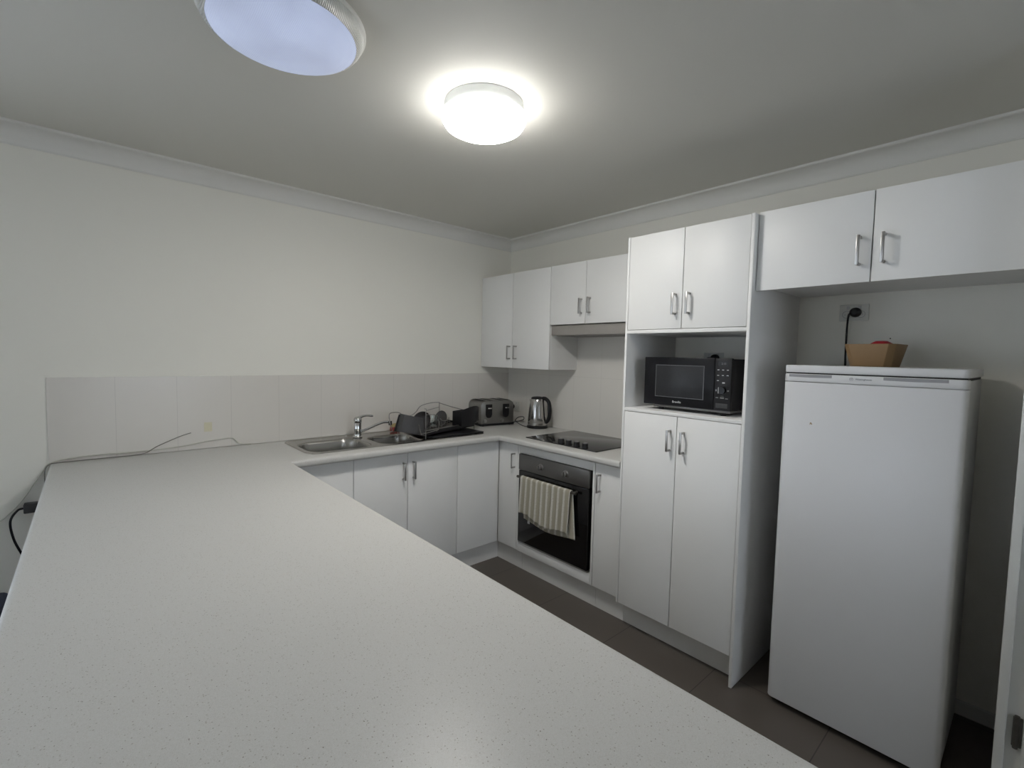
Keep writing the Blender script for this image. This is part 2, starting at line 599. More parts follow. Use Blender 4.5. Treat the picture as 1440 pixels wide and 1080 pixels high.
# return wall beside the fridge with its door frame seen edge-on
struct('wall_end', MB().box(-0.598, 0.0, -3.16, -3.002, 0, CEIL), M['wall'])
d1 = MB()
d1.box(-0.622, -0.598, -3.023, -3.0, 0, 2.08, bev=.003)
d1.box(-0.606, -0.598, -3.058, -3.023, 0, 2.05)
d1.box(-0.618, -0.598, -3.16, -3.058, 0, 2.08, bev=.003)
d1 = struct('door_1', d1, M['trim'], smooth=True)
hg = MB()
hg.box(-0.6165, -0.6065, -3.057, -3.036, 0.305, 0.395, bev=.002)
hg.cyl((-0.6145, -3.0445, 0.30), (-0.6145, -3.0445, 0.40), 0.0065, seg=12)
hg.build('hinge', M['hinge'], d1)

# splashback tiles
s1 = struct('splashback', MB().box(-2.820, -0.0065, -0.006, -0.0002, 0.902, 1.298), M['splash_a'])
del s1['kind']
tag(s1, 'long pale tiled splashback on the wall behind the sink and peninsula', 'splashback', 'tiled splashbacks')
s2 = MB().box(-0.006, -0.0002, -1.574, -0.001, 0.902, 1.70).build('splashback', M['splash_b'], smooth=False)
tag(s2, 'pale tiled splashback on the wall behind the cooktop and kettle', 'splashback', 'tiled splashbacks')

# ================================================================== WORKTOP (one continuous U)
BT, BB = 0.900, 0.860
hole = (-1.798, -1.060, -0.482, -0.135)
xs = sorted({-2.817, -1.935, -0.595, -0.001, hole[0], hole[1]} | {-2.4})
ys = sorted({-3.40, -1.5755, -0.596, -0.0065, hole[2], hole[3]})


def in_top(x, y):
    if hole[0] < x < hole[1] and hole[2] < y < hole[3]:
        return False
    if x < -1.935:
        return True
    if y > -0.596:
        return True
    return x > -0.595 and y > -1.5755


t = bmesh.new()
vv = {}


def gv(x, y):
    if (x, y) not in vv:
        vv[(x, y)] = t.verts.new((x, y, BT))
    return vv[(x, y)]


for i in range(len(xs) - 1):
    for j in range(len(ys) - 1):
        if in_top((xs[i] + xs[i + 1]) / 2, (ys[j] + ys[j + 1]) / 2):
            t.faces.new((gv(xs[i], ys[j]), gv(xs[i + 1], ys[j]), gv(xs[i + 1], ys[j + 1]), gv(xs[i], ys[j + 1])))
ext = bmesh.ops.extrude_face_region(t, geom=list(t.faces))
for e in ext['geom']:
    if isinstance(e, bmesh.types.BMVert):
        e.co.z = BB
bmesh.ops.recalc_face_normals(t, faces=t.faces)


def outer(e):
    a, b = e.verts[0].co, e.verts[1].co
    if abs(a.z - b.z) > 1e-5:
        return False
    eq = lambda p, q: abs(p - q) < 1e-5
    if len(e.link_faces) != 2 or abs(e.link_faces[0].normal.dot(e.link_faces[1].normal)) > .5:
        return False
    if eq(a.x, b.x):
        return eq(a.x, -2.817) or (eq(a.x, -1.935) and max(a.y, b.y) < -0.59) or (eq(a.x, -0.595) and max(a.y, b.y) < -0.59)
    if eq(a.y, b.y):
        return eq(a.y, -3.40) or (eq(a.y, -0.596) and min(a.x, b.x) > -1.94 and max(a.x, b.x) < -0.59)
    return False


bmesh.ops.bevel(t, geom=[e for e in t.edges if outer(e)], offset=0.016, segments=5, affect='EDGES', profile=0.5)
mb = MB()
mb._merge(t)
wt = mb.build('worktop', M['stone'])
tag(wt, 'speckled off-white stone worktop running round the kitchen and along the peninsula', 'worktop')


# ================================================================== CABINETS
def handle_on(parent, face, a, z0, z1):
    """vertical bar handle; face ('x', xf) looks to -x, ('y', yf) looks to -y"""
    ax, f = face
    mb = MB()
    w_, so, th = 0.0055, 0.030, 0.0045
    if ax == 'x':
        mb.box(f - so - th, f - so, a - w_, a + w_, z0, z1, bev=.0015)
        mb.box(f - so, f, a - .0045, a + .0045, z1 - .010, z1 - .001, bev=.001)
        mb.box(f - so, f, a - .0045, a + .0045, z0 + .001, z0 + .010, bev=.001)
    else:
        mb.box(a - w_, a + w_, f - so - th, f - so, z0, z1, bev=.0015)
        mb.box(a - .0045, a + .0045, f - so, f, z1 - .010, z1 - .001, bev=.001)
        mb.box(a - .0045, a + .0045, f - so, f, z0 + .001, z0 + .010, bev=.001)
    return mb.build('handle', M['handle'], parent)


def door_on(parent, face, a0, a1, z0, z1, handle=None, th=.016):
    """slab door; a0<a1 along the wall; front surface at face"""
    ax, f = face
    g_ = 0.0019
    mb = MB()
    if ax == 'x':
        mb.box(f, f + th, a0 + g_, a1 - g_, z0 + g_, z1 - g_, bev=.0009, seg=2)
    else:
        mb.box(a0 + g_, a1 - g_, f, f + th, z0 + g_, z1 - g_, bev=.0009, seg=2)
    d = mb.build('door', M['cab'], parent)
    if handle:
        handle_on(d, face, *handle)
    return d


def carcass(parent, x0, x1, y0, y1, z0, z1, open_side, th=.016, top=True, side_top=None, name='carcass', m=None):
    """box of panels open towards open_side ('-x' or '-y')"""
    mb = MB()
    st = side_top or z1
    mb.box(x0, x1, y0, y1, z0, z0 + th)
    if top:
        mb.box(x0, x1, y0, y1, z1 - th, z1)
    zt = (z1 - th) if top else st
    if open_side == '-x':
        mb.box(x1 - th * .5, x1, y0, y1, z0 + th, zt)
        mb.box(x0, x1 - th * .5, y0, y0 + th, z0 + th, zt)
        mb.box(x0, x1 - th * .5, y1 - th, y1, z0 + th, zt)
    else:
        mb.box(x0, x1, y1 - th * .5, y1, z0 + th, zt)
        mb.box(x0, x0 + th, y0, y1 - th * .5, z0 + th, zt)
        mb.box(x1 - th, x1, y0, y1 - th * .5, z0 + th, zt)
    return mb.build(name, m or M['carcass'], parent, smooth=False)


KZ, DT = 0.138, 0.8575
FA, FX = -0.5401, -0.5472
GB = 'white base cabinets under the worktop'
GU = 'white wall cabinets'
# --- run under the sink (doors look towards -y)
c = thing('base_cabinet', 'white base cabinet left of the sink doors, partly hidden by the peninsula', 'cabinet', (-1.765, -.28, 0), GB)
carcass(c, -1.934, -1.5965, FA + .0165, -.008, KZ, DT, '-y', top=False, side_top=.72)
door_on(c, ('y', FA), -1.934, -1.5954, KZ, DT)
MB().box(-1.934, -1.5965, -.496, -.480, 0.0, KZ - .001).build('kick_board', M['kick'], c, smooth=False)
c = thing('base_cabinet', 'white double-door base cabinet directly under the sink', 'cabinet', (-1.247, -.28, 0), GB)
carcass(c, -1.5945, -.8993, FA + .0165, -.008, KZ, DT, '-y', top=False, side_top=.72)
door_on(c, ('y', FA), -1.5954, -1.2604, KZ, DT, (-1.2928, .694, .800))
door_on(c, ('y', FA), -1.2604, -.8983, KZ, DT, (-1.2265, .694, .800))
MB().box(-1.5945, -.8993, -.496, -.480, 0.0, KZ - .001).build('kick_board', M['kick'], c, smooth=False)
c = thing('base_cabinet', 'white corner base cabinet with a plain panel under the dish rack', 'cabinet', (-.45, -.28, 0), GB)
carcass(c, -.8973, -.010, FA + .0165, -.008, KZ, DT, '-y', top=False, side_top=.72)
door_on(c, ('y', FA), -.8983, FX - .0003, KZ, DT)
MB().box(-.8973, -.5045, -.496, -.480, 0.0, KZ - .001).build('kick_board', M['kick'], c, smooth=False)
# --- run under the cooktop (doors look towards -x)
c = thing('base_cabinet', 'narrow white base cabinet between the inner corner and the oven', 'cabinet', (-.28, -.64, 0), GB)
carcass(c, FX + .0165, -.008, -.7555, -.545, KZ, DT, '-x', top=False)
door_on(c, ('x', FX), -.735, FA - .0005, KZ, DT, (-.7058, .693, .7945))
MB().box(FX, FX + .016, -.7560, -.7365, KZ, DT, bev=.001).build('side_panel', M['cab'], c)
MB().box(-.5045, -.4885, -.7555, -.4965, 0.0, KZ - .001).build('kick_board', M['kick'], c, smooth=False)
oc = thing('oven_cabinet', 'white oven housing cabinet under the cooktop, with plain strips above and below the oven', 'cabinet', (-.28, -1.0585, 0))
mb = MB()
mb.box(FX + .002, -.01, -.7625, -.7575, KZ, DT).box(FX + .002, -.01, -1.3810, -1.366, KZ, DT)
mb.box(FX + .002, -.01, -1.366, -.7625, KZ, KZ + .016).box(-.018, -.01, -1.366, -.7625, KZ + .016, DT)
mb.build('carcass', M['carcass'], oc, smooth=False)
MB().box(FX, FX + .016, -1.3655, -.7575, .8035, DT, bev=.001).build('top_strip', M['cab'], oc)
MB().box(FX, FX + .016, -1.3655, -.7575, KZ, .200, bev=.001).build('bottom_strip', M['cab'], oc)
MB().box(FX, FX + .016, -1.3810, -1.3665, KZ, DT, bev=.001).build('side_strip', M['cab'], oc)
MB().box(-.5045, -.4885, -1.3810, -.7575, 0.0, KZ - .001).build('kick_board', M['kick'], oc, smooth=False)
c = thing('base_cabinet', 'narrow white base cabinet between the oven and the tall cabinet', 'cabinet', (-.28, -1.478, 0), GB)
carcass(c, FX + .0165, -.008, -1.5745, -1.3825, KZ, DT, '-x', top=False)
door_on(c, ('x', FX), -1.5750, -1.3825, KZ, DT, (-1.4207, .691, .795))
MB().box(-.5045, -.4885, -1.5745, -1.3825, 0.0, KZ - .001).build('kick_board', M['kick'], c, smooth=False)
# --- peninsula
c = thing('peninsula_cabinet', 'long white cabinet block carrying the peninsula worktop', 'cabinet', (-2.28, -1.7, 0))
MB().box(-2.60, -1.9675, -3.34, -.012, KZ, DT + .0015, bev=.001).build('carcass', M['cab'], c)
MB().box(-2.56, -2.02, -3.30, -.012, 0, KZ - .0005).build('kick_board', M['kick'], c, smooth=False)
for k in range(5):
    y1_ = -.60 - k * .545
    mb = MB().box(-1.9668, -1.951, y1_ - .543, y1_, KZ, DT - .01, bev=.001)
    d = mb.build('door', M['cab'], c)
    hb = MB()
    hb.box(-1.9205, -1.916, y1_ - .051, y1_ - .040, .69, .795, bev=.0015).box(-1.951, -1.9205, y1_ - .050, y1_ - .041, .784, .793).box(-1.951, -1.9205, y1_ - .050, y1_ - .041, .692, .701)
    hb.build('handle', M['handle'], d)

# --- tall cabinet with microwave niche
TF, TS, TE, TT = -.5845, -1.5760, -2.2005, 2.061
tc_ = thing('tall_cabinet', 'tall white pantry cabinet with an open niche for the microwave', 'cabinet', (-.29, -1.888, 0))
MB().box(TF, -.001, TS - .0125, TS - .0005, KZ, TT, bev=.0008).build('side_panel', M['cab'], tc_)
MB().box(TF - .002, -.001, TE, TE + .0135, 0.0, TT, bev=.0008).build('side_panel', M['cab'], tc_)
ya, yb = TE + .0135, TS - .0125
mb = MB()
mb.box(TF + .018, -.001, ya, yb, TT - .016, TT)
mb.box(TF + .018, -.001, ya, yb, KZ + .002, KZ + .018)
mb.box(-.012, -.002, ya, yb, KZ + .018, 1.170)
mb.box(-.012, -.002, ya, yb, 1.592, TT - .016)
mb.build('carcass', M['carcass'], tc_, smooth=False)
MB().box(TF, -.012, ya, yb, 1.5715, 1.5885, bev=.0008).build('shelf', M['cab'], tc_)
MB().box(TF, -.012, ya, yb, 1.1725, 1.1885, bev=.0008).build('shelf', M['cab'], tc_)
MB().box(-.098, -.089, ya, yb, 1.1885, 1.5715).build('back_panel', M['wall'], tc_, smooth=False)
ts_, te_, tm_ = TS - .0130, TE + .0140, -1.8878
door_on(tc_, ('x', TF), tm_, ts_, 1.5890, TT, (-1.8536, 1.655, 1.756))
door_on(tc_, ('x', TF), te_, tm_, 1.5890, TT, (-1.9238, 1.655, 1.756))
door_on(tc_, ('x', TF), tm_, ts_, KZ, 1.1720, (-1.8558, 1.002, 1.106))
door_on(tc_, ('x', TF), te_, tm_, KZ, 1.1720, (-1.9255, 1.000, 1.105))
MB().box(-.5045, -.4885, ya, TS, 0, KZ - .001).build('kick_board', M['kick'], tc_, smooth=False)

# --- wall cabinets
UF, UT = -.3014, 2.058
c = thing('wall_cabinet', 'tall white wall cabinet in the corner above the toaster and kettle', 'cabinet', (-.15, -.381, 1.351), GU)
carcass(c, UF + .0165, -.0065, -.7595, -.001, 1.3515, UT, '-x', m=M['cab'])
door_on(c, ('x', UF), -.3745, -.001, 1.351, UT, (-.3517, 1.416, 1.519))
door_on(c, ('x', UF), -.7600, -.3745, 1.351, UT, (-.4236, 1.417, 1.519))
c = thing('wall_cabinet', 'short white wall cabinet above the cooktop and its rangehood', 'cabinet', (-.15, -1.07, 1.658), GU)
carcass(c, UF + .0165, -.0065, -1.3790, -.7610, 1.6600, UT, '-x', m=M['cab'])
door_on(c, ('x', UF), -1.0705, -.7610, 1.658, UT, (-1.0393, 1.7216, 1.821))
door_on(c, ('x', UF), -1.3795, -1.0705, 1.658, UT, (-1.1087, 1.7225, 1.824))
MB().box(UF + .001, -.0065, -1.5745, -1.3805, 1.658, UT, bev=.001).build('filler_panel', M['cab'], c)
rh = thing('rangehood', 'slim grey rangehood tucked under the short wall cabinet', 'rangehood', (-.15, -1.07, 1.588))
MB().box(-.283, -.0065, -1.5740, -.7610, 1.590, 1.6565, bev=.002).build('hood_body', mat('hood_grey', (.33, .31, .285), .5, noise=(20, .03)), rh)
MB().box(-.262, -.03, -1.35, -.79, 1.5865, 1.5898).build('filter', mat('hood_filter', (.26, .25, .235), .5, metal=.3, noise=(120, .2)), rh, smooth=False)

AF, AB, AT_ = -.551, 1.7395, 2.069
c = thing('wall_cabinet', 'wide white double-door wall cabinet high above the fridge', 'cabinet', (-.27, -2.6, 1.74), GU)
carcass(c, AF + .0165, -.001, -2.999, -2.2015, 1.7660, AT_, '-x', m=M['cab'])
door_on(c, ('x', AF), -2.5975, -2.2015, AB, AT_, (-2.5609, 1.801, 1.908))
door_on(c, ('x', AF), -2.9985, -2.5975, AB, AT_, (-2.6331, 1.802, 1.908))

# ================================================================== SINK + TAP
sx0, sx1, sy0, sy1 = -1.822, -.615, -.497, -.028


def sdr(x, y, x0, x1, y0, y1, r):
    cx_, cy_ = (x0 + x1) / 2, (y0 + y1) / 2
    qx, qy = abs(x - cx_) - (x1 - x0) / 2 + r, abs(y - cy_) - (y1 - y0) / 2 + r
    return math.hypot(max(qx, 0), max(qy, 0)) + min(max(qx, qy), 0) - r


def sst(a, b, v):
    k = max(0, min(1, (v - a) / (b - a)))
    return k * k * (3 - 2 * k)


def sink_z(x, y):
    d0 = sdr(x, y, sx0, sx1, sy0, sy1, .075)
    z = .9012 + .0035 * sst(0, -.006, d0) - .003 * sst(-.014, -.024, d0)
    for bx0, bx1, by0, by1 in ((-1.790, -1.430, -.468, -.150), (-1.375, -1.078, -.468, -.165)):
        d = sdr(x, y, bx0, bx1, by0, by1, .085)
        z += .0015 * sst(.012, .004, d) - .150 * sst(.001, -.022, d)
    d = sdr(x, y, -1.03, -.665, -.455, -.10, .05)
    z -= .005 * sst(0, -.012, d)
    if d < -.02:
        z += .0016 * (0.5 + 0.5 * math.cos((y + .1) * 2 * PI / .03)) * sst(-.02, -.04, d)
    return z


t = bmesh.new()
st = .0055
nx_, ny_ = int((sx1 - sx0) / st) + 1, int((sy1 - sy0) / st) + 1
gridv = {}
for i in range(nx_ + 1):
    for j in range(ny_ + 1):
        x = sx0 + (sx1 - sx0) * i / nx_
        y = sy0 + (sy1 - sy0) * j / ny_
        # round the four corners by pulling outside points in to the outline
        d = sdr(x, y, sx0, sx1, sy0, sy1, .075)
        if d > 0:
            ccx = sx0 + .075 if x < -1 else sx1 - .075
            ccy = sy0 + .075 if y < -.26 else sy1 - .075
            L = math.hypot(x - ccx, y - ccy)
            x, y = ccx + (x - ccx) * .075 / L, ccy + (y - ccy) * .075 / L
        gridv[(i, j)] = t.verts.new((x, y, sink_z(x, y)))
for i in range(nx_):
    for j in range(ny_):
        t.faces.new((gridv[(i, j)], gridv[(i + 1, j)], gridv[(i + 1, j + 1)], gridv[(i, j + 1)]))
bmesh.ops.remove_doubles(t, verts=t.verts, dist=.0004)
bmesh.ops.recalc_face_normals(t, faces=t.faces)
sk = thing('sink', 'stainless steel double-bowl sink with drainer set in the worktop', 'sink', (-1.22, -.26, .9))
mb = MB()
mb._merge(t)
so = mb.build('sink_top', M['steel'], sk)
so.data.set_sharp_from_angle(angle=math.radians(80))
for bx, by in ((-1.61, -.31), (-1.226, -.316)):
    dr = MB().lathe([(.038, .0), (.040, .003), (.034, .004), (.030, .001), (0, .001)], (bx, by, .7545), seg=32).build('drain', M['chrome'], sk)

tp = thing('mixer_tap', 'chrome single-lever mixer tap rising behind the sink bowls', 'tap', (-1.40, -.165, .904))
tx, ty = -1.402, -.150
mb = MB()
mb.lathe([(.029, .0), (.030, .004), (.0245, .008), (.0225, .014), (.0225, .050), (.024, .052), (.024, .058), (.0235, .060), (.0235, .094), (.0215, .096)], (tx, ty, .9035), seg=36)
mb.build('tap_body', M['chrome'], tp)
mb = MB()
mb.lathe([(.0235, .0), (.0255, .008), (.0255, .018), (.022, .028), (.014, .034), (0, .036)], (tx, ty, .9996), seg=36)
mb.tube(smooth_path([(tx + .005, ty, 1.026), (tx + .03, ty - .003, 1.037), (tx + .06, ty - .006, 1.040), (tx + .098, ty - .010, 1.036)], 6),
        [.012, .0115, .011, .010, .010, .009, .009, .008, .008, .0075, .007, .007, .007, .0075, .0075, .008, .008, .0078, .006], 12)
mb.build('lever', M['chrome'], tp)
mb = MB()
sp_ = smooth_path([(tx + .012, ty - .008, .938), (tx + .045, ty - .030, .955), (tx + .090, ty - .062, .982), (tx + .125, ty - .088, 1.000), (tx + .148, ty - .106, 1.004), (tx + .162, ty - .117, 1.001)], 6)
mb.tube(sp_, .0085, 14)
mb.cyl((tx + .163, ty - .118, 1.010), (tx + .165, ty - .120, .984), .0130, .0120, 20)
mb.build('spout', M['chrome'], tp)

# ================================================================== COOKTOP + OVEN + TOWEL
ht = thing('cooktop', 'black glass electric cooktop set into the worktop', 'cooktop', (-.257, -1.059, .9))
MB().box(-.507, -.020, -1.3545, -.7628, .9005, .9062, bev=.0015).build('glass_top', M['hob'], ht)
for kx, ky in ((-.468, -1.046), (-.468, -1.109), (-.468, -1.174), (-.468, -1.239)):
    kb = MB().lathe([(.0215, .0), (.0215, .004), (.0195, .006), (.019, .022), (.017, .025), (0, .0255)], (kx, ky, .9064), seg=28)
    k1 = kb.build('knob', M['black'], ht)
    MB().box(kx - .0165, kx + .0165, ky - .009, ky + .009, .9320, .9350, bev=.0012, rot=Matrix.Rotation(.5, 3, 'Z')).build('knob_grip', M['knob_cap'], k1)

OV = -.5505
ov = thing('oven', 'built-in black glass oven with a dark steel control panel', 'oven', (-.3, -1.0585, .2))
oy0, oy1 = -1.3530, -.7640
MB().box(OV + .022, -.03, oy0 + .012, oy1 - .012, .213, .797).build('oven_body', M['dark'], ov, smooth=False)
cp = MB().box(OV - .014, OV + .020, oy0, oy1, .6975, .8005, bev=.0015).build('control_panel', M['oven_steel'], ov)
for ky in (-.9695, -1.1790):
    kn = MB().lathe([(.022, .0), (.022, .003), (.0165, .005), (.016, .020), (.013, .022), (0, .022)], (OV - .014, ky, .7485), seg=28, axis=(-1, 0, 0)).build('knob', M['knob_steel'], cp)
    MB().box(OV - .043, OV - .030, ky - .0035, ky + .0035, .734, .763, bev=.001).build('knob_grip', M['oven_steel'], kn)
dg_ = MB().box(OV - .012, OV + .020, oy0 + .001, oy1 - .001, .2165, .6935, bev=.002).build('door', M['glass_dark'], ov)
mb = MB()
mb.tube([(OV - .048, -1.290, .6605), (OV - .048, -.790, .6605)], .0085, 14)
for yy in (-1.268, -.812):
    mb.tube([(OV - .048, yy, .6605), (OV - .012, yy, .6605)], .007, 10)
mb.build('handle', M['hinge'], dg_)
MB().box(OV - .006, OV + .020, oy0, oy1, .2045, .2135, bev=.001).build('bottom_trim', M['handle'], ov)

# towel folded over the oven handle
hx, hz = OV - .048, .6605


def towel():
    t = bmesh.new()
    uvl = t.loops.layers.uv.new('UVMap')
    nu, nv = 72, 60
    ry = .0125
    rows = []
    ytl, ytr = -.8335, -1.2560           # left (nearer the corner) and right ends
    for j in range(nv + 1):
        s = j / nv
        row = []
        for i in range(nu + 1):
            u = i / nu
            zf = .436 - .030 * u + .010 * math.sin(u * 9) + (.018 if u < .05 else 0) * 0
            zb = .392 - .012 * u + .006 * math.sin(u * 7 + 1)
            Lf, Lb = hz - zf, hz - zb
            tot = Lf + PI * ry + Lb
            d = s * tot
            wv = .0030 * math.sin(u * 2 * PI * 9.2) * 1.0
            if d < Lf:                   # front layer from hem up
                z = zf + d
                down = (hz - z) / .25
                x = hx - ry - .004 * down - wv * (0.4 + down) - .006 * down * math.sin(u * 3 + .5)
                sh = 0.012 * down
            elif d < Lf + PI * ry:
                a = (d - Lf) / ry
                x = hx - ry * math.cos(a) - wv * .4 * math.cos(a)
                z = hz + ry * math.sin(a)
                down = 0
                sh = 0
            else:
                dd = d - Lf - PI * ry
                z = hz - dd
                down = (hz - z) / .25
                x = min(hx + ry - .006 * down + wv * .5, OV - .0165)
                sh = -.028 * down
            y = ytl + (ytr - ytl) * u + sh * (1 if u > .5 else .6) * (abs(u - .5) * 2) * (1 if d < Lf else 1)
            z += -.012 * math.sin(u * PI) * (1 if 0 < down else 0) * down
            row.append((t.verts.new((x, y, z)), u, s))
        rows.append(row)
    for j in range(nv):
        for i in range(nu):
            q = [rows[j][i], rows[j][i + 1], rows[j + 1][i + 1], rows[j + 1][i]]
            f = t.faces.new([a[0] for a in q])
            for lp, a in zip(f.loops, q):
                lp[uvl].uv = (a[1], a[2])
    bmesh.ops.recalc_face_normals(t, faces=t.faces)
    mb = MB()
    mb._merge(t)
    o = mb.build('tea_towel', M['towel'])
    md = o.modifiers.new('thick', 'SOLIDIFY')
    md.thickness = .0035
    md.offset = 0
    return o


tw = towel()
tag(tw, 'cream and beige striped towel folded over the oven handle', 'towel')
MB().box(OV - .0225, OV - .0205, -.888, -.868, .362, .382).build('care_tag', M['china'], tw, smooth=False, label='small white care tag at the hem')

# ================================================================== MICROWAVE
mw = thing('microwave', 'black microwave oven sitting in the niche of the tall cabinet', 'microwave', (-.3, -1.9, 1.1885))
mx0, my0, my1, mz0, mz1 = -.520, -2.1055, -1.6600, 1.2145, 1.4540
MB().box(mx0 + .022, -.135, my0 + .002, my1 - .002, mz0 + .001, mz1 - .003, bev=.004).build('body', M['black'], mw)
md_ = MB().box(mx0, mx0 + .021, my0 + .0775, my1, mz0, mz1, bev=.003).build('door', M['gloss_black'], mw)
MB().box(mx0 - .0012, mx0 + .001, -1.9770, -1.7280, 1.2590, 1.4140, bev=.0006).build('window', M['mw_window'], md_)
fr = MB()
for a0, a1, b0, b1 in ((-1.9795, -1.9768, 1.2565, 1.4165), (-1.7282, -1.7255, 1.2565, 1.4165), (-1.9795, -1.7255, 1.4140, 1.4165), (-1.9795, -1.7255, 1.2565, 1.2590)):
    fr.box(mx0 - .0016, mx0 + .001, a0, a1, b0, b1)
fr.build('window_frame', mat('mw_frame', (.09, .09, .095), .3), md_, smooth=False)
text_part('lettering', 'Breville', .0155, (mx0 - .0004, -1.8445, 1.2355), (0, -1, 0), (0, 0, 1), M['white_ink'], md_)
cpn = MB().box(mx0, mx0 + .021, my0, my0 + .0765, mz0, mz1, bev=.003).build('control_panel', M['black'], mw)
MB().box(mx0 - .0006, mx0 + .001, my0 + .016, my0 + .062, 1.4195, 1.4415).build('display', M['gloss_black'], cpn, smooth=False)
text_part('clock_digits', '2:15', .013, (mx0 - .0007, my0 + .036, 1.4290), (0, -1, 0), (0, 0, 1), M['soft_ink'], cpn)
for r, (zr, n) in enumerate(((1.4010, 3), (1.3760, 3), (1.3520, 1))):
    for k in range(n):
        yk = my0 + .060 - k * .0215
        MB().box(mx0 - .0005, mx0 + .001, yk - .0045, yk + .0045, zr - .0015, zr + .0015).build('key_mark', M['white_ink'], cpn, smooth=False)
MB().box(mx0 - .0005, mx0 + .001, my0 + .028, my0 + .040, 1.3395, 1.3455).build('key_mark', M['white_ink'], cpn, smooth=False)
dl = MB().lathe([(.0185, .0), (.0185, .010), (.0165, .012), (0, .012)], (mx0, my0 + .0395, 1.3080), seg=32, axis=(-1, 0, 0)).build('dial', M['gloss_black'], cpn)
MB().box(mx0 - .0135, mx0 - .012, my0 + .0495, my0 + .0515, 1.294, 1.322).build('dial_mark', M['white_ink'], dl, smooth=False)
for yy, zz, ww, hh in ((.0665, 1.3080, .003, .008), (.0120, 1.3080, .004, .006), (.061, 1.2745, .006, .004), (.0380, 1.2745, .009, .006), (.0170, 1.2720, .006, .003), (.038, 1.2830, .007, .0015)):
    MB().box(mx0 - .0005, mx0 + .001, my0 + yy - ww, my0 + yy + ww, zz - hh / 2 - .001, zz + hh / 2 - .001).build('key_mark', M['soft_ink'], cpn, smooth=False)
MB().box(mx0 - .001, mx0 + .001, my0 + .012, my0 + .066, 1.2270, 1.2480, bev=.0005).build('open_button', M['dark'], cpn)
MB().box(mx0 + .010, -.16, my0 + .004, my1 - .055, 1.2035, mz0 + .0005, bev=.002).build('underside', M['oven_steel'], mw)
for fx_ in (-.48, -.20):
    for fy_ in (-2.06, -1.74):
        MB().cyl((fx_, fy_, 1.1888), (fx_, fy_, 1.2034), .012, .014, 16).build('foot', M['black'], mw)


# ================================================================== OUTLETS
def outlet(wallx, y0, y1, z0, z1, label, two=True):
    o = thing('power_outlet', label, 'outlet', (wallx, (y0 + y1) / 2, z0), 'wall power outlets')
    MB().box(wallx - .009, wallx - .0003, y0, y1, z0, z1, bev=.003).build('plate', M['plate'], o)
    zc_ = (z0 + z1) / 2
    for k, yy in enumerate(((y0 + y1) / 2 - .022, (y0 + y1) / 2 + .022)):
        MB().box(wallx - .012, wallx - .009, yy - .006, yy + .006, z1 - .022, z1 - .008, bev=.001).build('switch', M['china'], o)
    for yy in ((y0 + y1) / 2 - .028, (y0 + y1) / 2 + .028):
        mb = MB()
        mb.lathe([(.0165, .0), (.0165, .0012), (.015, .0012), (.015, 0)], (wallx - .009, yy, z0 + .030), seg=28, axis=(-1, 0, 0), cap0=False, cap1=False)
        mb.box(wallx - .0096, wallx - .0088, yy - .007, yy - .005, z0 + .026, z0 + .033)
        mb.box(wallx - .0096, wallx - .0088, yy + .005, yy + .007, z0 + .026, z0 + .033)
        mb.build('socket', M['grip'], o)
    return o


outlet(0, -2.4880, -2.3740, 1.641, 1.717, 'white double power outlet on the wall above the fridge')
outlet(-.0895, -1.9085 + .03, -1.7625 + .0, 1.4140, 1.4870, 'white double power outlet seen above the microwave in the niche')
outlet(-.006, -.1600, -.0460, .985, 1.066, 'white double power outlet on the tiles between toaster and kettle')

# microwave plug
mb = MB()
mb.lathe([(.020, .0), (.021, .010), (.019, .026), (.010, .032), (0, .033)], (-.099, -1.8330, 1.4560), seg=24, axis=(-1, 0, 0))
mb.tube(smooth_path([(-.130, -1.833, 1.456), (-.133, -1.80, 1.452), (-.118, -1.78, 1.40), (-.115, -1.79, 1.30), (-.134, -1.80, 1.26)], 6), .0035, 8)
mb.build('power_cord', M['black'], mw)

# ================================================================== FRIDGE
fg = thing('refrigerator', 'white upright fridge with a single door standing in the alcove', 'fridge', (-.3, -2.604, 0))
fy0, fy1 = -2.8790, -2.3300
fx0 = -.5470
vert = lambda e: abs((e.verts[0].co - e.verts[1].co).normalized().z) > .9
body = MB()
body.box(fx0 + .052, -.066, fy0 + .003, fy1 - .003, .045, 1.394, bev=.012, seg=4, only=vert)
body.build('body', M['fridge_side'], fg)
MB().box(fx0 + .046, fx0 + .052, fy0 + .006, fy1 - .006, .06, 1.390).build('door_seal', M['gap'], fg, smooth=False)


def rounded_front(x0, x1, y0, y1, z0, z1, r, edge=.003):
    """slab with its two front vertical edges rounded by r"""
    t = bmesh.new()
    bmesh.ops.create_cube(t, size=1)
    for v in t.verts:
        v.co = Vector(((x0 + x1) / 2 + v.co.x * (x1 - x0), (y0 + y1) / 2 + v.co.y * (y1 - y0), (z0 + z1) / 2 + v.co.z * (z1 - z0)))
    es = [e for e in t.edges if abs(e.verts[0].co.x - x0) < 1e-5 and abs(e.verts[1].co.x - x0) < 1e-5 and abs(e.verts[0].co.z - e.verts[1].co.z) > .001]
    bmesh.ops.bevel(t, geom=es, offset=r, segments=6, affect='EDGES', profile=0.5)
    es = [e for e in t.edges if len(e.link_faces) == 2 and e.link_faces[0].normal.angle(e.link_faces[1].normal, 0) > 1.2]
    bmesh.ops.bevel(t, geom=es, offset=edge, segments=2, affect='EDGES', profile=0.5)
    mb = MB()
    mb._merge(t)
    return mb


